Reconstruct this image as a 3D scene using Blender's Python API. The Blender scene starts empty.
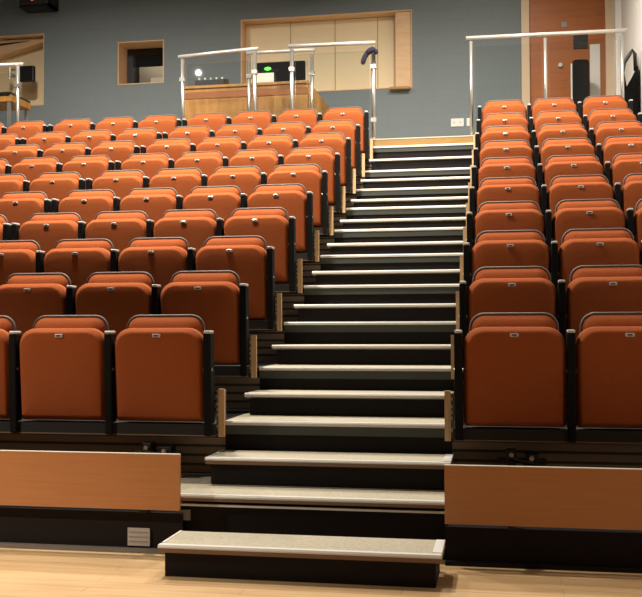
import bpy, bmesh, math, random
from mathutils import Matrix, Vector
random.seed(7)
S = bpy.context.scene
COL = S.collection
PI = math.pi

# ------------------------------------------------------------------ materials
def mat(name, col, rough=.6, metal=0., bump=None, vary=None, spec=.5, sheen=0., coat=0.):
    """principled material; vary=(scale xyz, other colour, low, high) mixes a noise, bump=(scale, strength)"""
    m = bpy.data.materials.new(name); m.use_nodes = True
    nt = m.node_tree; b = nt.nodes['Principled BSDF']; L = nt.links
    b.inputs['Base Color'].default_value = (*col, 1)
    b.inputs['Roughness'].default_value = rough
    b.inputs['Metallic'].default_value = metal
    b.inputs['Specular IOR Level'].default_value = spec
    if sheen:
        b.inputs['Sheen Weight'].default_value = sheen; b.inputs['Sheen Roughness'].default_value = .5
    if coat: b.inputs['Coat Weight'].default_value = coat
    tc = nt.nodes.new('ShaderNodeTexCoord')
    if vary:
        sc, c2, lo, hi = vary
        mp = nt.nodes.new('ShaderNodeMapping'); mp.inputs['Scale'].default_value = sc
        n = nt.nodes.new('ShaderNodeTexNoise'); n.inputs['Scale'].default_value = 1; n.inputs['Detail'].default_value = 4
        r = nt.nodes.new('ShaderNodeMapRange'); r.inputs['From Min'].default_value = lo; r.inputs['From Max'].default_value = hi
        x = nt.nodes.new('ShaderNodeMix'); x.data_type = 'RGBA'
        x.inputs['A'].default_value = (*col, 1); x.inputs['B'].default_value = (*c2, 1)
        L.new(tc.outputs['Object'], mp.inputs['Vector']); L.new(mp.outputs['Vector'], n.inputs['Vector'])
        L.new(n.outputs['Fac'], r.inputs['Value']); L.new(r.outputs['Result'], x.inputs['Factor'])
        L.new(x.outputs['Result'], b.inputs['Base Color'])
    if bump:
        n2 = nt.nodes.new('ShaderNodeTexNoise'); n2.inputs['Scale'].default_value = bump[0]; n2.inputs['Detail'].default_value = 2
        bp = nt.nodes.new('ShaderNodeBump'); bp.inputs['Strength'].default_value = bump[1]; bp.inputs['Distance'].default_value = .004
        L.new(tc.outputs['Object'], n2.inputs['Vector']); L.new(n2.outputs['Fac'], bp.inputs['Height'])
        L.new(bp.outputs['Normal'], b.inputs['Normal'])
    return m

def brick_mat(name, c1, c2, mortar, scale, w, h, msize, rough, axes='XY', noise=None, bump=.0, coat=0.):
    m = bpy.data.materials.new(name); m.use_nodes = True
    nt = m.node_tree; b = nt.nodes['Principled BSDF']; L = nt.links
    tc = nt.nodes.new('ShaderNodeTexCoord'); sp = nt.nodes.new('ShaderNodeSeparateXYZ'); cb = nt.nodes.new('ShaderNodeCombineXYZ')
    L.new(tc.outputs['Object'], sp.inputs[0])
    L.new(sp.outputs[axes[0]], cb.inputs['X']); L.new(sp.outputs[axes[1]], cb.inputs['Y'])
    k = nt.nodes.new('ShaderNodeTexBrick')
    k.inputs['Scale'].default_value = scale; k.inputs['Brick Width'].default_value = w; k.inputs['Row Height'].default_value = h
    k.inputs['Mortar Size'].default_value = msize
    k.inputs['Color1'].default_value = (*c1, 1); k.inputs['Color2'].default_value = (*c2, 1); k.inputs['Mortar'].default_value = (*mortar, 1)
    L.new(cb.outputs[0], k.inputs['Vector'])
    out = k.outputs['Color']
    if noise:
        mp = nt.nodes.new('ShaderNodeMapping'); mp.inputs['Scale'].default_value = noise[0]
        n = nt.nodes.new('ShaderNodeTexNoise'); n.inputs['Scale'].default_value = 1; n.inputs['Detail'].default_value = 5
        r = nt.nodes.new('ShaderNodeMapRange'); r.inputs['From Min'].default_value = .35; r.inputs['From Max'].default_value = .7
        r.inputs['To Max'].default_value = noise[2]
        x = nt.nodes.new('ShaderNodeMix'); x.data_type = 'RGBA'; x.inputs['B'].default_value = (*noise[1], 1)
        L.new(tc.outputs['Object'], mp.inputs[0]); L.new(mp.outputs[0], n.inputs['Vector']); L.new(n.outputs['Fac'], r.inputs['Value'])
        L.new(r.outputs[0], x.inputs['Factor']); L.new(out, x.inputs['A']); out = x.outputs['Result']
    L.new(out, b.inputs['Base Color']); b.inputs['Roughness'].default_value = rough
    if coat: b.inputs['Coat Weight'].default_value = coat; b.inputs['Coat Roughness'].default_value = .2
    if bump:
        bp = nt.nodes.new('ShaderNodeBump'); bp.inputs['Strength'].default_value = bump; bp.inputs['Distance'].default_value = .003; bp.invert = True
        L.new(k.outputs['Fac'], bp.inputs['Height']); L.new(bp.outputs[0], b.inputs['Normal'])
    return m

def glass_mat(name, tint, alpha):
    m = bpy.data.materials.new(name); m.use_nodes = True
    nt = m.node_tree; nt.nodes.remove(nt.nodes['Principled BSDF']); L = nt.links
    o = nt.nodes['Material Output']
    t = nt.nodes.new('ShaderNodeBsdfTransparent'); t.inputs[0].default_value = (*tint, 1)
    g = nt.nodes.new('ShaderNodeBsdfGlossy'); g.inputs['Roughness'].default_value = .02
    fr = nt.nodes.new('ShaderNodeFresnel'); fr.inputs[0].default_value = 1.45
    mx = nt.nodes.new('ShaderNodeMixShader')
    L.new(fr.outputs[0], mx.inputs[0]); L.new(t.outputs[0], mx.inputs[1]); L.new(g.outputs[0], mx.inputs[2]); L.new(mx.outputs[0], o.inputs[0])
    return m

def emit_mat(name, col, st):
    m = mat(name, col, .4); b = m.node_tree.nodes['Principled BSDF']
    b.inputs['Emission Color'].default_value = (*col, 1); b.inputs['Emission Strength'].default_value = st
    return m

M = dict(
    fabric=mat('orange_fabric', (.42, .106, .031), .9, bump=(900, .25), vary=((240, 240, 240), (.34, .084, .023), .35, .65), spec=.15),
    shell=mat('grey_shell_plastic', (.045, .042, .042), .38),
    rim=mat('rim_plastic', (.15, .125, .12), .5),
    post=mat('black_post_coating', (.006, .006, .006), .6, spec=.15),
    cap=mat('pale_cap_plastic', (.62, .62, .60), .4),
    plate=mat('number_plate_metal', (.72, .71, .69), .3, metal=.35),
    plate_dark=mat('number_plate_hole', (.02, .02, .02), .4),
    bolt=mat('zinc_bolt', (.6, .6, .58), .35, metal=.8),
    bracket=mat('dark_bracket', (.13, .135, .125), .5),
    lip=mat('brown_lip', (.20, .12, .075), .6),
    beam=mat('dark_beam_paint', (.026, .022, .020), .6, spec=.3),
    wood=mat('beech_laminate', (.52, .225, .085), .42, vary=((3, 6, 90), (.48, .20, .073), .4, .7)),
    woodedge=mat('pale_wood_edge', (.72, .48, .26), .5, vary=((60, 60, 8), (.62, .38, .19), .4, .7)),
    trimwhite=mat('white_edge_strip', (.62, .56, .46), .5),
    nosing=mat('white_aluminium_nosing', (.70, .68, .64), .42),
    tread=mat('beige_tread', (.45, .41, .31), .8, vary=((90, 90, 90), (.36, .325, .235), .4, .65), bump=(300, .3)),
    dark=mat('dark_riser_paint', (.008, .0055, .006), .6, spec=.2),
    greystrip=mat('grey_fascia_metal', (.055, .062, .056), .5),
    slat=brick_mat('brown_slat_riser', (.34, .27, .20), (.28, .22, .16), (.05, .04, .03), 1, 8., .052, .008, .6, 'XZ'),
    skirt=mat('dark_skirt_cloth', (.012, .008, .008), .8, spec=.2),
    skirtbase=mat('grey_base_strip', (.20, .18, .16), .5),
    floor=brick_mat('pale_wood_floor', (.68, .45, .225), (.58, .365, .17), (.38, .235, .10), 1, 1.3, .095, .0025, .38, 'XY', ((2.5, 30, 3), (.76, .53, .29), .7), coat=.15),
    wall=brick_mat('grey_acoustic_wall', (.195, .230, .247), (.200, .235, .252), (.189, .224, .241), 1, .33, .165, .010, .85, 'XZ', bump=.03),
    sidewall=mat('white_side_wall', (.86, .84, .81), .8),
    darkwall=mat('dark_wall', (.06, .06, .06), .9),
    ceil=mat('dark_ceiling', (.10, .095, .09), .9),
    yellowwood=mat('yellow_wood_kerb', (.36, .215, .07), .5, vary=((4, 40, 40), (.31, .18, .05), .4, .7)),
    reveal=mat('beech_reveal', (.74, .50, .29), .5, vary=((5, 30, 30), (.68, .43, .23), .4, .7)),
    cream=mat('cream_panel', (.86, .71, .46), .55),
    seam=mat('panel_seam', (.42, .32, .2), .6),
    black=mat('black_plastic', (.010, .010, .011), .45),
    blackm=mat('black_matt', (.012, .012, .013), .85, spec=.15),
    white=mat('white_plastic', (.78, .77, .74), .45),
    steel=mat('brushed_steel', (.50, .49, .46), .32, metal=.75),
    railtop=mat('satin_steel_rail', (.60, .575, .53), .35, metal=.4),
    glass=glass_mat('clear_glass', (.965, .98, .975), 1),
    door=brick_mat('orange_wood_door', (.39, .112, .016), (.34, .094, .013), (.25, .062, .008), 1, 3., .11, .003, .4, 'XZ', ((3, 3, 60), (.45, .145, .028), .5)),
    doorframe=mat('pale_door_frame', (.66, .50, .34), .5),
    deskwood=mat('oak_desk', (.48, .235, .055), .45, vary=((14, 14, 3), (.36, .16, .035), .38, .7)),
    deskband=mat('red_wood_band', (.30, .10, .025), .45),
    room=mat('beige_inner_room', (.36, .30, .23), .8),
    paper=mat('white_paper', (.80, .77, .70), .7),
    strap=mat('dark_blue_cloth', (.02, .016, .035), .9),
    grey=mat('grey_plate', (.30, .29, .28), .5),
    vent=mat('pale_vent', (.50, .48, .45), .5),
    green=emit_mat('green_led', (.08, .9, .05), 3.),
    red=emit_mat('red_led', (.9, .22, .12), 1.6),
)

# ------------------------------------------------------------------ mesh helpers
def box(bm, x0, x1, y0, y1, z0, z1):
    v = [bm.verts.new((x, y, z)) for x in (x0, x1) for y in (y0, y1) for z in (z0, z1)]
    for f in ((0, 1, 3, 2), (4, 6, 7, 5), (0, 4, 5, 1), (2, 3, 7, 6), (0, 2, 6, 4), (1, 5, 7, 3)):
        bm.faces.new([v[i] for i in f])
def prism(bm, pts, axis, a, b):
    """extrude a 2-D outline along axis from a to b (pts are the two other axes in order)"""
    def P(p, t):
        return {'x': (t, p[0], p[1]), 'y': (p[0], t, p[1]), 'z': (p[0], p[1], t)}[axis]
    A = [bm.verts.new(P(p, a)) for p in pts]; B = [bm.verts.new(P(p, b)) for p in pts]
    n = len(pts); bm.faces.new(A); bm.faces.new(B[::-1])
    for i in range(n): bm.faces.new((A[i], A[(i+1) % n], B[(i+1) % n], B[i]))
def tube(bm, path, r, seg=10, cap=True):
    path = [Vector(p) for p in path]; rings = []
    for i, p in enumerate(path):
        d = (path[min(i+1, len(path)-1)] - path[max(i-1, 0)]).normalized()
        up = Vector((0, 1, 0)) if abs(d.y) < .9 else Vector((0, 0, 1))
        u = d.cross(up).normalized(); w = d.cross(u).normalized()
        rings.append([bm.verts.new(p + r*(math.cos(a)*u + math.sin(a)*w)) for a in (2*PI*k/seg for k in range(seg))])
    for a, b in zip(rings, rings[1:]):
        for k in range(seg): bm.faces.new((a[k], a[(k+1) % seg], b[(k+1) % seg], b[k]))
    if cap: bm.faces.new(rings[0]); bm.faces.new(rings[-1][::-1])
def obj(name, bm, m, parent=None, bevel=0., smooth=False, seg=2):
    bmesh.ops.recalc_face_normals(bm, faces=bm.faces)
    me = bpy.data.meshes.new(name); bm.to_mesh(me); bm.free()
    o = bpy.data.objects.new(name, me); COL.objects.link(o)
    for mm in (m if isinstance(m, (list, tuple)) else [m]): me.materials.append(M[mm])
    if smooth:
        for p in me.polygons: p.use_smooth = True
    if bevel:
        b = o.modifiers.new('bevel', 'BEVEL'); b.width = bevel; b.segments = seg; b.limit_method = 'ANGLE'
    if parent: o.parent = parent
    return o
def bobj(name, dims, m, parent=None, bevel=0.):
    bm = bmesh.new(); box(bm, *dims); return obj(name, bm, m, parent, bevel)
def thing(name, label, cat, loc=(0, 0, 0), group=None):
    o = bpy.data.objects.new(name, None); COL.objects.link(o); o.location = loc; o.empty_display_size = .1
    return tag(o, label, cat, group)
def tag(o, label, cat, group=None):
    o['label'] = label; o['category'] = cat
    if group: o['group'] = group
    return o
def struct(o): o['kind'] = 'structure'; return o
def dup(root, loc, label, group):
    r = root.copy(); COL.objects.link(r); r.location = loc; r['label'] = label; r['group'] = group
    for ch in list(root.children):
        c = ch.copy(); COL.objects.link(c); c.parent = r
        for g in list(ch.children):
            d = g.copy(); COL.objects.link(d); d.parent = c
    return r
ORD = ['', 'front', 'second', 'third', 'fourth', 'fifth', 'sixth', 'seventh', 'eighth', 'ninth', 'back']
NTH = ['first', 'second', 'third', 'fourth', 'fifth', 'sixth', 'seventh', 'eighth', 'ninth']

# ------------------------------------------------------------------ measures
R, D, P = .2818, .7047, .56           # row rise, row depth, seat pitch
TOPZ = [.273] + [.5546 + i*R for i in range(10)]      # deck heights
TOPZ[1] = .568; TOPZ[9] = 2.833; TOPZ[10] = 3.233
EDGE = [-.635] + [i*D for i in range(10)]             # deck front edges
XA, XB = -1.07, .13                    # the stairs between the two blocks
XL, XR = -7.0, 2.0                     # width of the stand
GZ = 3.302                             # gallery floor
rowz = lambda n: (n-1)*R + (.02 if n == 10 else 0)

# ------------------------------------------------------------------ room shell
YW, XW = 8.7, 2.06
def cut_wall(bm, x0, x1, z0, z1, y0, y1, holes):
    xs = sorted({x0, x1, *[h[0] for h in holes], *[h[1] for h in holes]}); zs = sorted({z0, z1, *[h[2] for h in holes], *[h[3] for h in holes]})
    for a, b in zip(xs, xs[1:]):
        for c, d in zip(zs, zs[1:]):
            if any(h[0] <= a and b <= h[1] and h[2] <= c and d <= h[3] for h in holes): continue
            box(bm, a, b, y0, y1, c, d)
W1 = (-7.75, -6.45, 4.49, 5.60); W2 = (-5.25, -4.52, 4.745, 5.397); W3 = (-3.33, -.80, 4.50, 5.622); DR = (.733, 1.985, GZ, 6.05)
bm = bmesh.new(); cut_wall(bm, -9.0, XW, GZ, 7.0, YW, YW+.12, [W1, W2, W3, DR]); struct(obj('wall_back', bm, 'wall'))
struct(bobj('floor', (-9.0, XW, -8.0, -.60, -.10, 0), 'floor'))
struct(bobj('wall_right', (XW, XW+.12, -8.0, YW+.12, 0, 7.0), 'sidewall'))
struct(bobj('wall_left', (-9.12, -9.0, -8.0, YW+.12, 0, 7.0), 'darkwall'))
struct(bobj('wall_front', (-9.0, XW, -8.12, -8.0, 0, 7.0), 'darkwall'))
struct(bobj('ceiling', (-9.12, XW+.12, -8.12, YW+1.2, 7.0, 7.1), 'ceil'))
struct(bobj('floor_gallery', (-9.0, XW, 9*D+.06, YW+.12, GZ-.12, GZ), 'tread'))
# skirting between wall and gallery floor
struct(bobj('baseboard_back', (-9.0, .72, YW-.015, YW, GZ, GZ+.09), 'blackm'))

# --- recessed windows
def lining(w, depth, m, t=.014):
    bm = bmesh.new(); x0, x1, z0, z1 = w
    a, b = YW-.008, YW+depth
    box(bm, x0, x0+t, a, b, z0, z1); box(bm, x1-t, x1, a, b, z0, z1); box(bm, x0+t, x1-t, a, b, z1-t, z1); box(bm, x0+t, x1-t, a, b, z0, z0+t)
    return struct(obj('window_%d' % m, bm, 'reveal'))
w = lining(W1, .34, 1)
bobj('back_panel', (W1[0]+.02, W1[1]-.02, YW+.31, YW+.33, W1[2]+.02, W1[3]-.02), 'cream', w)
bm = bmesh.new(); prism(bm, [(W1[0]+.03, 5.22), (W1[1]-.03, 5.52), (W1[1]-.03, 5.57), (W1[0]+.03, 5.57)], 'y', YW+.12, YW+.30); obj('sloping_soffit', bm, 'reveal', w)
bm = bmesh.new(); prism(bm, [(W1[0]+.03, 5.44), (W1[1]-.30, 5.535), (W1[0]+.03, 5.50)], 'y', YW+.105, YW+.12); obj('painted_shade_wedge', bm, 'blackm', w)  # black wedge standing in for the shade at the top reveal
w = lining(W2, .40, 2)
bobj('back_panel', (W2[0], W2[1], YW+.9, YW+.92, W2[2]-.2, W2[3]+.1), 'room', w)
bobj('side_panel', (W2[0]-.02, W2[0], YW+.40, YW+.92, W2[2]-.2, W2[3]+.1), 'blackm', w)
bm = bmesh.new(); x0, x1, z0, z1 = W2; box(bm, x0+.022, x0+.11, YW+.33, YW+.37, z0+.02, z1-.02); box(bm, x0+.11, x1-.022, YW+.33, YW+.37, z1-.06, z1-.022)
obj('window_frame', bm, 'black', w)
bobj('blind', (x0+.11, x1-.022, YW+.355, YW+.365, 5.10, z1-.06), 'blackm', w)
bobj('pane', (x0+.11, x1-.022, YW+.345, YW+.349, z0+.022, z1-.06), 'glass', w)
bobj('cabinet', (x0+.30, x1-.022, YW+.60, YW+.88, z0-.2, 4.99), 'paper', w)
w = lining(W3, .22, 3)
x0, x1, z0, z1 = W3
bobj('back_panel', (x0+.02, x1-.02, YW+.20, YW+.22, z0+.02, z1-.02), 'cream', w)
bm = bmesh.new()
for xx in (-2.62, -1.95, -1.32): box(bm, xx-.006, xx+.006, YW+.196, YW+.20, z0+.02, z1-.02)
obj('seam', bm, 'seam', w)
bobj('jamb_board', (x1-.24, x1-.022, YW+.02, YW+.05, z0+.022, z1-.022), 'reveal', w)
bobj('sill_block', (-1.12, -.83, YW-.10, YW-.008, 4.46, 4.50), 'yellowwood', w, .01)

# --- door
d = struct(bobj('door_1', (.843, 1.872, YW+.04, YW+.085, GZ, 5.95), 'door'))
bm = bmesh.new(); box(bm, DR[0], .843, YW-.03, YW+.13, GZ, 6.05); box(bm, 1.872, DR[1], YW-.03, YW+.13, GZ, 6.05); box(bm, .843, 1.872, YW-.03, YW+.13, 5.95, 6.05)
obj('door_frame', bm, 'doorframe', d)
bobj('dark_panel', (1.445, 1.635, YW+.02, YW+.04, 4.94, 5.13), 'black', d)
bobj('vision_panel', (1.665, 1.80, YW+.028, YW+.04, 4.15, 4.99), 'white', d)
bobj('door_sign', (1.285, 1.36, YW+.03, YW+.04, 5.25, 5.33), 'grey', d)
bm = bmesh.new(); tube(bm, [(1.262, YW+.04, 4.72), (1.262, YW-.0, 4.72)], .03, 12); obj('door_knob', bm, 'railtop', d, smooth=False)
# white cased pier between door and right wall
struct(bobj('trim_1', (1.985, XW, YW-.20, YW, GZ, 7.0), 'sidewall'))

# ------------------------------------------------------------------ seating platforms and steps
def nose_bm(x0, x1, y, z, h=.020, dep=.034):
    bm = bmesh.new()
    prism(bm, [(y, z-h), (y, z-.006), (y+.006, z+.002), (y+dep, z+.002), (y+dep, z-.004), (y+.016, z-.008), (y+.016, z-h)], 'x', x0, x1)
    return bm
for n in range(0, 11):
    y0, z = EDGE[n], TOPZ[n]
    y1 = EDGE[n+1] if n < 10 else y0+.06
    zb = TOPZ[n-1] if n else 0.
    if n == 0: lab = 'lowest wide platform behind the wood fascia boards, with pale tread and white edge'
    elif n == 10: lab = 'topmost dark platform with white edge just below the yellow wood kerb'
    else: lab = 'dark platform with white front edge directly behind the %s row of seats' % ORD[n]
    t = thing('seating_platform', lab, 'platform', (-.47, y0, zb), 'tiered platforms of the seating stand')
    loc = Vector(t.location)
    def put(name, dims, m, **k):
        o = bobj(name, (dims[0]-loc.x, dims[1]-loc.x, dims[2]-loc.y, dims[3]-loc.y, dims[4]-loc.z, dims[5]-loc.z), m, t, **k); return o
    def putb(name, bm, m):
        bmesh.ops.translate(bm, verts=bm.verts, vec=-loc); return obj(name, bm, m, t)
    put('deck', (XL, XR, y0+.034, y1+.03 if n < 10 else y1, z-.06, z-.004), 'dark')
    put('tread', (-1.35 if n == 0 else XA-.03 if n == 1 else XA, XB+.03 if n == 0 else XB, y0+.034, y1+.001 if n < 10 else y1, z-.004, z), 'tread')
    xl, xr = (-1.14, .16) if n == 0 else (XA-.02 if n == 1 else XA, XB+.02 if n == 1 else XB)
    putb('nosing', nose_bm(xl, xr, y0, z, .014 if n == 0 else .020), 'nosing')
    if n == 0: put('floor_reflection_strip', (xl+.002, xr-.002, y0+.002, y0+.03, z-.030, z-.0145), 'lip')  # brown strip paints the floor's reflection below the nosing
    if n:
        put('riser', (XL, XR, y0+.035, y0+.055, zb, z-.06), 'slat')
        put('fascia_strip', (xl, xr, y0+.008, y0+.02, z-.070, z-.0205), 'greystrip')
        put('aisle_riser', (xl, xr, y0+.02, y0+.035, zb, z-.0201), 'dark')
    else:
        put('aisle_riser', (XA-.10, XB+.03, y0+.035, y0+.055, 0, z-.0201), 'dark')
        put('lower_trim', (XA-.10, XB+.03, y0+.012, y0+.035, z-.056, z-.046), 'nosing')

def step(name, x0, x1, y0, y1, z0, z1, lab, ends=False, rim=.020, group=None):
    t = thing(name, lab, 'step', ((x0+x1)/2, y0, z0), group); loc = Vector(t.location)
    def put(nm, dims, m):
        return bobj(nm, (dims[0]-loc.x, dims[1]-loc.x, dims[2]-loc.y, dims[3]-loc.y, dims[4]-loc.z, dims[5]-loc.z), m, t)
    put('body', (x0+.025, x1-.025, y0+.025, y1, z0, z1-.030), 'dark')
    put('tread', (x0+.001, x1-.001, y0+.034, y1, z1-.030, z1), 'tread')
    if ends: put('floor_reflection_strip', (x0+.002, x1-.002, y0+.002, y0+.055, z1-.031, z1-.0125), 'lip')  # floor reflection on the step front, put in as a brown strip
    bm = nose_bm(x0, x1, y0, z1, .012 if ends else rim); 
    if ends:
        box(bm, x1-.04, x1, y0+.055, y1, z1, z1+.002); box(bm, x0, x0+.012, y0+.055, y1, z1, z1+.002)
    bmesh.ops.translate(bm, verts=bm.verts, vec=-loc); obj('nosing', bm, 'nosing', t)
    return t
GS = 'half steps of the centre stairs'
step('floor_step', -1.07, .158, -1.128, -.822, 0, .1386, 'lowest step, a loose box standing on the pale wood floor', True)
step('aisle_step', -1.10, .158, -.337, 0, TOPZ[0]+.0035, .412, 'dark half step with beige tread beside the front row of seats', True, group=GS)
for n in range(1, 10):
    z1 = TOPZ[n] + .129
    if n == 8: z1 = 2.682
    if n == 9: z1 = 3.022
    step('aisle_step', XA-.005, XB, n*D-.337, n*D, TOPZ[n]+.0035, z1,
         'dark half step with white nosing between %s and %s rows' % (ORD[n], ORD[n+1]), group=GS)

# kerb of the gallery
k = thing('gallery_kerb', 'yellow wooden kerb at the top of the stairs', 'kerb', (-.48, 6.40, 3.235))
bobj('kerb_board', (-.61, .61, -.028, 0, 0, .082), 'yellowwood', k)
bobj('kerb_edge', (-.61, .61, -.032, .002, .082, .094), 'trimwhite', k)

# front: wood fascia boards, skirts, base strips
for nm, x0, x1, zb, zt, lab in (('left', XL, -1.108, .211, .480, 'long light wood fascia board left of the stairs, below the front row'),
                             ('right', .150, XR, .190, .457, 'long reddish wood fascia board right of the stairs, below the front row')):
    f = thing('fascia_board', lab, 'panel', ((x0+x1)/2, -.70, zb))
    hw = (x1-x0)/2
    bobj('board', (-hw, hw, -.02, 0, 0, zt-zb-.004), 'wood', f)
    bobj('top_edge', (-hw, hw, -.022, .002, zt-zb-.004, zt-zb), 'trimwhite', f)
    bm = bmesh.new()
    x = -hw+.3
    while x < hw: box(bm, x-.02, x+.02, 0, .065, -.02, .06); x += .9
    obj('bracket', bm, 'beam', f)
    s = thing('stand_skirt', 'dark skirt panel under the fascia board, %s of the stairs' % nm, 'panel', ((x0+x1)/2, -.68, 0))
    bobj('skirt_panel', (-hw, hw, 0, .02, .02, zb-.02+.0), 'skirt', s)
    bobj('base_strip', (-hw, hw, -.03, .02, 0, .02), 'skirtbase' if nm == 'left' else 'dark', s)

v = thing('vent_grille', 'small pale grey slotted plate on the dark skirt left of the stairs', 'vent', (-1.325, -.68, .03))
bobj('plate', (-.056, .056, -.008, 0, 0, .085), 'vent', v)
bm = bmesh.new()
for i in range(3): box(bm, -.048, .048, -.0095, -.008, .018+i*.022, .024+i*.022)
obj('slot', bm, 'grey', v)
tag(bobj('cover_plate', (-1.165, -1.09, -.612, -.600, .145, .195), 'grey'), 'small dim grey plate on the riser behind the lowest step', 'plate')

# ------------------------------------------------------------------ seat beams
for side, x0, x1, s in (('left', XL, -1.105, 1), ('right', .165, XR, -1)):
    for n in range(1, 11):
        b = thing('seat_rail', 'dark seat mounting rail under the %s row, %s of the stairs' % (ORD[n], side), 'rail', ((x0+x1)/2, (n-1)*D, rowz(n)+.5), 'seat mounting rails')
        hw = (x1-x0)/2; e = hw if s > 0 else -hw
        bobj('beam', (-hw, hw, -.155, .032, .008, .064), 'beam', b)
        bobj('lower_lip', (-hw, hw, -.156, -.13, .001, .008), 'lip', b)
        ep = thing('end_panel', 'narrow wooden end panel with grey bracket closing the %s row, %s of the stairs' % (ORD[n], side), 'end panel', (x1+.030 if s > 0 else x0-.030, (n-1)*D-.10, rowz(n)+.495), 'wooden row end panels')
        bobj('board', (-.016, .016, -.02, 0, 0, .258), 'woodedge', ep)
        xx = sorted((-s*.027, -s*.016))
        bobj('bracket', (xx[0], xx[1], -.018, .131, .03, .245), 'bracket', ep)
        for zz in (.05, .11, .14, .17, .21):
            bobj('bolt', (xx[0]+.002, xx[1]-.002, -.023, -.018, zz, zz+.016), 'bolt', ep)

# mechanisms under the front row
for xx, lab in ((-1.43, 'black latch mechanism with two bolts under the front row, left of the stairs'), (.50, 'black latch mechanism with bolts under the front row, right of the stairs')):
    t = thing('latch_mechanism', lab, 'mechanism', (xx, -.14, TOPZ[0]), 'latch mechanisms')
    bm = bmesh.new(); box(bm, -.09, .09, -.05, .05, 0, .02); box(bm, -.07, -.02, -.04, .04, .02, .19); box(bm, .02, .09, -.03, .05, .02, .17); box(bm, -.12, .13, -.02, .02, .12, .145)
    obj('housing', bm, 'black', t, .004)
    bm = bmesh.new(); tube(bm, [(-.06, -.05, .15), (.12, -.05, .11)], .012, 8); obj('lever', bm, 'black', t)
    for bx, bz in ((-.045, .165), (.055, .15)):
        bm = bmesh.new(); tube(bm, [(bx, -.055, bz), (bx, -.03, bz)], .012, 10); obj('bolt', bm, 'bolt', t)

# ------------------------------------------------------------------ seats
def outline(w, z0, z1, rt, rb, n=7):
    pts = []
    for cx, cz, r, a0 in ((w/2-rt, z1-rt, rt, 0), (-w/2+rt, z1-rt, rt, 90), (-w/2+rb, z0+rb, rb, 180), (w/2-rb, z0+rb, rb, 270)):
        for i in range(n+1):
            a = math.radians(a0+90*i/n); pts.append((cx+r*math.cos(a), cz+r*math.sin(a)))
    return pts
def pillow(bm, w, z0, z1, rt, rb, layers, lean=0.):
    """stack of inset outlines: layers = [(inset, y)], closed at both ends"""
    rings = []
    for ins, y in layers:
        pts = outline(w-2*ins, z0+ins, z1-ins, max(rt-ins*.6, .004), max(rb-ins*.6, .004))
        rings.append([bm.verts.new((x, y+lean*(z-z0), z)) for x, z in pts])
    n = len(rings[0])
    for a, b in zip(rings, rings[1:]):
        for i in range(n): bm.faces.new((a[i], a[(i+1) % n], b[(i+1) % n], b[i]))
    bm.faces.new(rings[0]); bm.faces.new(rings[-1][::-1])

def arch(w, zb, zt, r, y, ly, n=8):
    pts = [(-w/2, y, zb)]
    for cx, a0 in ((-w/2+r, 180), (w/2-r, 90)):
        for i in range(n+1):
            a = math.radians(a0-90*i/n); z = zt-r+r*math.sin(a); pts.append((cx+r*math.cos(a), y+ly*(z-zb), z))
    pts.append((w/2, y+ly*(zt-r-zb)*0, zb)); return pts

def make_seat(post_side, extra=False):
    """seat origin: middle of the seat, riser plane, level of the deck behind it"""
    z = lambda h: h-.5546
    t = thing('auditorium_seat', 'seat', 'seat')
    bm = bmesh.new()
    pillow(bm, .514, z(.575), z(1.083), .100, .022, [(.030, -.100), (.008, -.106), (0, -.116), (0, -.140), (.001, -.153), (.004, -.160), (.019, -.181), (.024, -.1865), (.032, -.1895), (.08, -.1925), (.13, -.194)], lean=-.075)
    bmesh.ops.translate(bm, verts=bm.verts, vec=(0, .032, 0))
    pad = obj('seat_pad', bm, 'fabric', t, smooth=True)
    bm = bmesh.new(); pillow(bm, .044, z(1.032), z(1.051), .006, .006, [(0, -.190), (0, -.2005), (.003, -.2025)]); pl = obj('number_plate', bm, 'plate', pad)
    bm = bmesh.new(); box(bm, -.011, .011, -.2035, -.2025, z(1.038), z(1.045)); obj('plate_recess', bm, 'plate_dark', pad)
    bm = bmesh.new()
    pillow(bm, .436, z(.60), z(1.145), .068, .03, [(.03, -.050), (0, -.054), (0, -.060), (.004, -.070), (.014, -.085), (.030, -.100), (.050, -.111), (.075, -.119), (.11, -.123)], lean=.03)
    obj('backrest', bm, 'fabric', t, smooth=True)
    bm = bmesh.new()
    pillow(bm, .446, z(.570), z(1.150), .072, .02, [(.02, -.036), (.004, -.039), (0, -.044), (0, -.056)], lean=.03)
    sh = obj('back_shell', bm, 'shell', t, smooth=True)
    bm = bmesh.new(); tube(bm, arch(.442, z(.60), z(1.150), .070, -.062, .03), .007, 8); obj('back_rim', bm, 'rim', sh, smooth=True)
    sides = [post_side] + ([-post_side] if extra else [])
    for s in sides:
        cx = s*P/2
        bm = bmesh.new(); prism(bm, [(-.173, z(.505)), (-.159, z(.505)), (-.159, z(.568)), (-.105, z(.568)), (-.118, z(1.052)), (-.192, z(1.052)), (-.186, z(.80)), (-.173, z(.57))], 'x', cx-.021, cx+.021)
        po = obj('armrest_post', bm, 'post', t, .006)
        bm = bmesh.new(); box(bm, cx-.019, cx+.019, -.193, -.115, z(1.052), z(1.068))
        obj('post_cap', bm, 'cap', po, .006)
        for q in (-1, 1):
            bm = bmesh.new(); tube(bm, [(cx+q*.020, -.165, z(.86)), (cx+q*.0245, -.165, z(.86))], .009, 8); obj('pivot_bolt', bm, 'bolt', po)
    return t
GAP = .072
LEFT = [3, 3, 4, 5, 5, 6, 7, 7, 8, 9]; RIGHT = [2, 2, 3, 3, 3, 3, 3, 3, 3, 3]
protoL, protoLx, protoR, protoRx = make_seat(1), make_seat(1, True), make_seat(1), make_seat(1, True)
used = set()
def place(proto, loc, lab, grp):
    if proto.name not in used:
        used.add(proto.name); proto.location = loc; proto['label'] = lab; proto['group'] = grp; return proto
    return dup(proto, loc, lab, grp)
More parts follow.
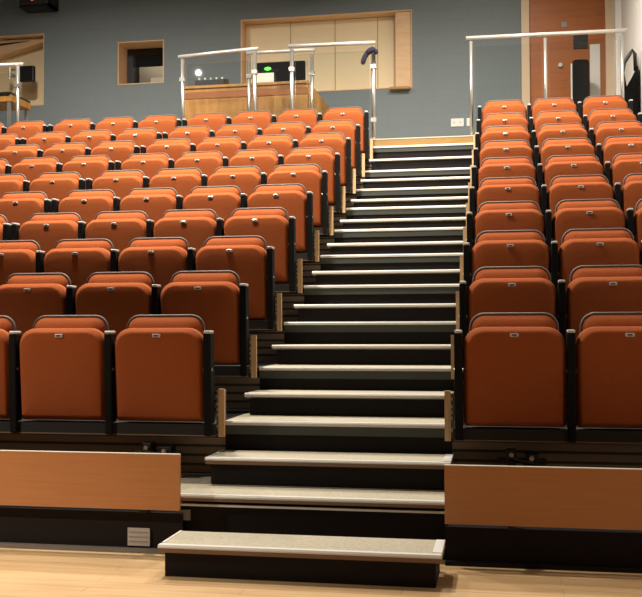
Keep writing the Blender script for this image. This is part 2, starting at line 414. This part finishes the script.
for n in range(1, 11):
    y, z = (n-1)*D, rowz(n)+.5546
    rw = 'front row' if n == 1 else 'back row' if n == 10 else '%s row from front' % ORD[n]
    for i in range(LEFT[n-1]):
        x = (-1.415 if n == 1 else -1.405)-P*i-(GAP if i > 3 else 0)-(GAP if i > 6 else 0)
        place(protoLx if i in (3, 6) else protoL, (x, y, z), 'orange tip-up seat left of the stairs, %s, %s' % (rw, 'beside the stairs' if i == 0 else '%s from stairs' % NTH[i]), 'tip-up seats left of the stairs')
    for i in range(RIGHT[n-1]):
        # right block: posts on the outer side, the aisle seat has one on both sides
        place(protoRx if i == 0 else protoR, (.474+P*i, y, z), 'orange tip-up seat right of the stairs, %s, %s' % (rw, 'beside the stairs' if i == 0 else '%s from stairs' % NTH[i]), 'tip-up seats right of the stairs')
for p in (protoL, protoLx, protoR, protoRx):
    assert p.name in used

# ------------------------------------------------------------------ glass railings on the gallery
def rail_bm(x0, z0, x1, z1, y, r=.024):
    bm = bmesh.new(); tube(bm, [(x0, y, z0), (x1, y, z1)], r, 12); return bm
def railing(lab, y, posts, rail, glass, thick=.026, clamp=True):
    t = thing('glass_railing', lab, 'railing', (posts[0][0], y, GZ), 'glass railings along the gallery edge'); loc = Vector(t.location)
    def fin(name, bm, m, parent=t, sm=False):
        bmesh.ops.translate(bm, verts=bm.verts, vec=-loc); return obj(name, bm, m, parent, smooth=sm)
    fin('handrail', rail_bm(*rail, y), 'railtop', sm=True)
    for px, pz in posts:
        bm = bmesh.new(); tube(bm, [(px, y, GZ), (px, y, pz)], thick, 10); po = fin('post', bm, 'steel', sm=True)
        bm = bmesh.new(); tube(bm, [(px, y, GZ), (px, y, GZ+.012)], .055, 14); fin('base_flange', bm, 'steel', po)
        if clamp:
            for zz in (GZ+.25, pz-.28):
                bm = bmesh.new(); box(bm, px-.033, px+.033, y-.03, y+.03, zz, zz+.05); fin('glass_clamp', bm, 'steel', po)
    for gx0, gx1, gz0, gz1 in glass:
        bm = bmesh.new(); box(bm, gx0, gx1, y-.005, y+.005, gz0, gz1); fin('glass_panel', bm, 'glass')
    return t
Y1 = 6.47
railing('steel and glass railing in front of the left half of the wooden desk', Y1, [(-3.485, 4.44), (-2.555, 4.49)], (-3.54, 4.475, -2.51, 4.53), [(-3.44, -2.60, 3.40, 4.38)])
railing('steel and glass railing whose right end post stands beside the stairs', Y1, [(-2.085, 4.50), (-1.075, 4.48)], (-2.125, 4.535, -1.05, 4.522), [(-2.04, -1.13, 3.40, 4.42)])
railing('set-back steel railing behind the gap of the two front railings', 7.0, [(-2.765, 4.58), (-1.935, 4.58)], (-2.80, 4.63, -1.90, 4.63), [(-2.72, -1.98, 3.40, 4.50)], .022)
railing('steel and glass railing at the far left edge by the dark table', Y1, [(-5.715, 4.47), (-6.75, 4.47)], (-6.9, 4.505, -5.64, 4.495), [(-6.70, -5.77, 3.40, 4.38)])
railing('long steel and glass railing behind the back row right of the stairs', Y1, [(.093, 4.47), (.955, 4.46), (1.82, 4.45)], (.035, 4.512, 1.88, 4.50), [(.14, .91, 3.40, 4.40), (1.0, 1.78, 3.40, 4.40)], .021, False)

# dark cloth tied on the end post
bm = bmesh.new()
tube(bm, [(-1.20, Y1-.03-.05, 4.23), (-1.18, Y1-.03-.06, 4.31), (-1.14, Y1-.03-.055, 4.38), (-1.08, Y1-.03-.05, 4.42), (-1.035, Y1-.03-.045, 4.40), (-1.03, Y1-.03-.05, 4.35)], .035, 8)
tube(bm, [(-1.16, Y1-.03-.055, 4.36), (-1.09, Y1-.03-.075, 4.405), (-1.04, Y1-.03-.05, 4.42)], .042, 8)
o = obj('strap_bundle', bm, 'strap', smooth=True); m_ = o.modifiers.new('sub', 'SUBSURF'); m_.levels = m_.render_levels = 1
tag(o, 'dark blue cloth bundle tied to the top of the railing end post by the stairs', 'strap')

# ------------------------------------------------------------------ gallery furniture
dk = thing('control_desk', 'wooden control desk behind the glass railing, with a reddish band', 'desk', (-2.9, 7.4, GZ))
bm = bmesh.new(); box(bm, -.87, .83, 0, .02, 0, .86); box(bm, -.87, -.85, .02, .80, 0, 1.0); box(bm, .81, .83, .02, .80, 0, 1.0); obj('front_panel', bm, 'deskwood', dk)
bobj('band', (-.88, .84, -.008, 0, .86, .95), 'deskband', dk)
bm = bmesh.new(); box(bm, -.87, .83, 0, .02, .86, 1.0); obj('upper_panel', bm, 'deskwood', dk)
bobj('desk_top', (-.89, .84, -.02, .80, 1.0, 1.035), 'deskwood', dk)
bm = bmesh.new(); prism(bm, [(.84, 0), (1.02, 0), (1.02, .80), (.84, 1.03)], 'y', 0, .75); obj('sloping_end', bm, 'deskwood', dk)

mx = thing('mixing_console', 'low dark mixing console with pale knobs on the wooden desk', 'console', (-3.42, 7.52, GZ+1.035))
bm = bmesh.new(); prism(bm, [(-.12, 0), (.14, 0), (.14, .14), (-.12, .08)], 'x', -.2, .2); obj('housing', bm, 'black', mx, .005)
for i in range(5):
    bm = bmesh.new(); tube(bm, [(-.16+i*.08, -.05, .09), (-.16+i*.08, -.06, .122)], .014, 8); obj('knob', bm, 'white', mx)
dp = thing('display_unit', 'black display with a green indicator light standing on the wooden desk', 'display', (-2.54, 7.86, GZ+1.035))
bobj('screen_housing', (-.34, .34, 0, .06, .06, .40), 'blackm', dp, .008)
bm = bmesh.new(); box(bm, -.16, .16, -.05, .12, 0, .015); box(bm, -.04, .04, .0, .05, .015, .08); obj('stand', bm, 'black', dp)
bm = bmesh.new(); bmesh.ops.create_uvsphere(bm, u_segments=12, v_segments=8, radius=.03, matrix=Matrix.Translation((-.18, -.004, .31)) @ Matrix.Diagonal((1.6, .4, .8, 1))); obj('indicator_light', bm, 'green', dp, smooth=True)
pp = thing('card_stand', 'white card standing in front of the black display on the desk', 'card', (-2.70, 7.66, GZ+1.035))
bobj('card', (-.13, .11, 0, .008, .03, .20), 'paper', pp); bobj('card_base', (-.13, .11, -.03, .05, 0, .03), 'grey', pp)
bk = thing('loose_papers', 'thin white paper lying at the right end of the desk', 'paper', (-2.16, 7.50, GZ+1.035))
bobj('sheet', (-.10, .08, -.08, .12, 0, .012), 'paper', bk)

tb = thing('side_table', 'dark topped table with pale legs behind the far left railing', 'table', (-6.52, 7.35, GZ+.0))
bm = bmesh.new(); box(bm, -.9, .38, -.30, .30, .96, .995); obj('tabletop', bm, 'black', tb)
bobj('edge_board', (-.85, .40, -.28, .28, .87, .96), 'deskwood', tb)
for lx, ly in ((.35, -.25), (.35, .25), (-.8, -.25), (-.8, .25)): bobj('leg', (lx-.02, lx+.02, ly-.02, ly+.02, 0, .87), 'steel', tb)

sp = thing('monitor_speaker', 'small black loudspeaker hanging in front of the leftmost window', 'speaker', (-6.68, YW-.0, 5.0))
bobj('cabinet', (-.125, .105, -.10, -.02, -.15, .09), 'black', sp, .01)
bobj('grille', (-.11, .09, -.106, -.10, -.135, .075), 'blackm', sp)
bm = bmesh.new(); tube(bm, [(-.125, -.06, .05), (-.30, -.06, .05)], .014, 8); tube(bm, [(-.125, -.06, -.06), (-.30, -.06, -.06)], .014, 8); tube(bm, [(-.30, -.06, .1), (-.30, -.06, -.1)], .016, 8); tube(bm, [(-.30, -.06, 0), (-.30, .0, 0), (-.30, .10, 0)], .014, 8)
obj('mounting_arm', bm, 'steel', sp)

ls = thing('wall_loudspeaker', 'large dark loudspeaker high on the wall with a red indicator light', 'speaker', (-6.45, YW, 6.1))
bobj('cabinet', (-.24, .20, -.34, -.04, -.14, .60), 'shell', ls, .01)
bm = bmesh.new(); box(bm, .20, .245, -.30, -.02, -.18, .62); box(bm, -.26, .245, -.30, -.02, -.18, -.14); box(bm, -.1, .1, -.04, 0, .1, .3); obj('bracket', bm, 'black', ls)
bm = bmesh.new(); bmesh.ops.create_uvsphere(bm, u_segments=12, v_segments=8, radius=.035, matrix=Matrix.Translation((-.03, -.335, -.06))); obj('indicator_light', bm, 'red', ls, smooth=True)
ls2 = thing('ceiling_loudspeaker', 'dark loudspeaker at the top edge above the wide cream window', 'speaker', (-2.15, YW, 5.86))
bobj('cabinet', (-.42, .30, -.30, -.03, 0, .35), 'shell', ls2, .01); bobj('bracket', (-.1, .1, -.03, 0, .1, .25), 'black', ls2)

for x0, x1, lab in ((-.255, -.075, 'white double socket plate on the grey wall, the wider one'), (-.035, .06, 'white single socket plate on grey wall beside the right railing')):
    t = thing('wall_socket', lab, 'socket', ((x0+x1)/2, YW, 3.91), 'white socket plates'); hw = (x1-x0)/2
    bobj('plate', (-hw, hw, -.012, 0, 0, .115), 'white', t, .003)
    bm = bmesh.new()
    for q in ((-.045, .045) if hw > .06 else (0,)): box(bm, q-.018, q+.018, -.0135, -.012, .04, .075)
    obj('rocker', bm, 'cap', t)

# tall black case with silver edge, at the door
cs = thing('flight_case', 'tall black case with a silver edge standing in front of the door', 'case', (1.50, 8.25, GZ))
bm = bmesh.new(); pillow(bm, .22, 0, 1.36, .05, .01, [(.01, .12), (0, .11), (0, .01), (.01, 0)]); obj('body', bm, 'blackm', cs)
bobj('edge_strip', (-.128, -.105, .01, .10, .05, 1.31), 'nosing', cs)
# black trolley with loop handle by the right wall
tr = thing('stacking_trolley', 'black trolley with a loop handle beside the right wall at the back row', 'trolley', (1.945, 6.86, GZ))
bm = bmesh.new(); prism(bm, [(-.22, .06), (.09, .06), (.09, .86), (.02, .72), (-.05, .60), (-.10, .52), (-.20, .46)], 'y', -.12, .12); obj('body', bm, 'blackm', tr, .01)
bm = bmesh.new(); tube(bm, [(-.045, 0, .60), (-.075, 0, .80), (-.055, 0, .92), (.01, 0, 1.02), (.04, 0, 1.07), (.07, 0, 1.02), (.075, 0, .82)], .022, 8); obj('loop_handle', bm, 'black', tr, smooth=True)
for q in (-.09, .05):
    bm = bmesh.new(); tube(bm, [(q, -.1, .03), (q, .1, .03)], .03, 12); obj('wheel', bm, 'black', tr)

# ------------------------------------------------------------------ light
def area(loc, tgt, e, size, col, spread=PI, shape='DISK'):
    l = bpy.data.lights.new('ceiling_lamp', 'AREA'); l.energy = e; l.size = size; l.color = col; l.shape = shape; l.spread = spread
    o = bpy.data.objects.new('ceiling_lamp', l); COL.objects.link(o); o.location = loc
    o.rotation_euler = (Vector(tgt)-Vector(loc)).to_track_quat('-Z', 'Y').to_euler()
    return o
WARM = (1., .90, .77)
area((-2.6, .7, 6.8), (-2.5, 3.0, 0), 285, .5, WARM, math.radians(128))
area((-1.8, 2.9, 6.8), (-1.8, 3.6, 0), 150, .5, WARM, math.radians(140))
area((.1, 4.6, 6.8), (.1, 4.8, 0), 295, .5, WARM, math.radians(155))
area((-5.0, 4.6, 6.8), (-5.0, 4.8, 0), 295, .5, WARM, math.radians(155))
area((-5.99, -2.13, 6.6), (-3.2, 4.5, 3), 28, .08, WARM)
def spot(loc, tgt, e, cone, col, r=.12):
    l = bpy.data.lights.new('stage_spotlight', 'SPOT'); l.energy = e; l.spot_size = math.radians(cone); l.spot_blend = 1.; l.color = col; l.shadow_soft_size = r
    o = bpy.data.objects.new('stage_spotlight', l); COL.objects.link(o); o.location = loc
    o.rotation_euler = (Vector(tgt)-Vector(loc)).to_track_quat('-Z', 'Y').to_euler()
spot((-7.8, -4.6, 6.6), (-3.5, -1.5, .2), 3250, 35, WARM)
area((-4.85, 9.25, 5.75), (-4.85, 9.3, 0), 9, .15, WARM)   # lamp in the room behind the small window
w = bpy.data.worlds.new('world'); S.world = w; w.use_nodes = True
w.node_tree.nodes['Background'].inputs[0].default_value = (.02, .02, .02, 1)

# ------------------------------------------------------------------ camera
cam = bpy.data.cameras.new('camera'); co = bpy.data.objects.new('camera', cam); COL.objects.link(co)
cam.sensor_fit = 'HORIZONTAL'; cam.sensor_width = 36; cam.lens = 979.02/642*36; cam.clip_start = .05
rx, ry, rz = .02835257, .00334804, .18063108
Mx = Matrix.Rotation(rz, 3, 'Z') @ Matrix.Rotation(rx, 3, 'X') @ Matrix.Rotation(ry, 3, 'Y')
r_, f_, u_ = Mx.col[0], Mx.col[1], Mx.col[2]
mw = Matrix((( r_[0], u_[0], -f_[0], .40418), (r_[1], u_[1], -f_[1], -5.21997), (r_[2], u_[2], -f_[2], 1.08913), (0, 0, 0, 1)))
co.matrix_world = mw
S.camera = co
S.view_settings.view_transform = 'Standard'; S.view_settings.look = 'None'; S.view_settings.gamma = 1; S.view_settings.use_curve_mapping = False
S.view_settings.exposure = 0
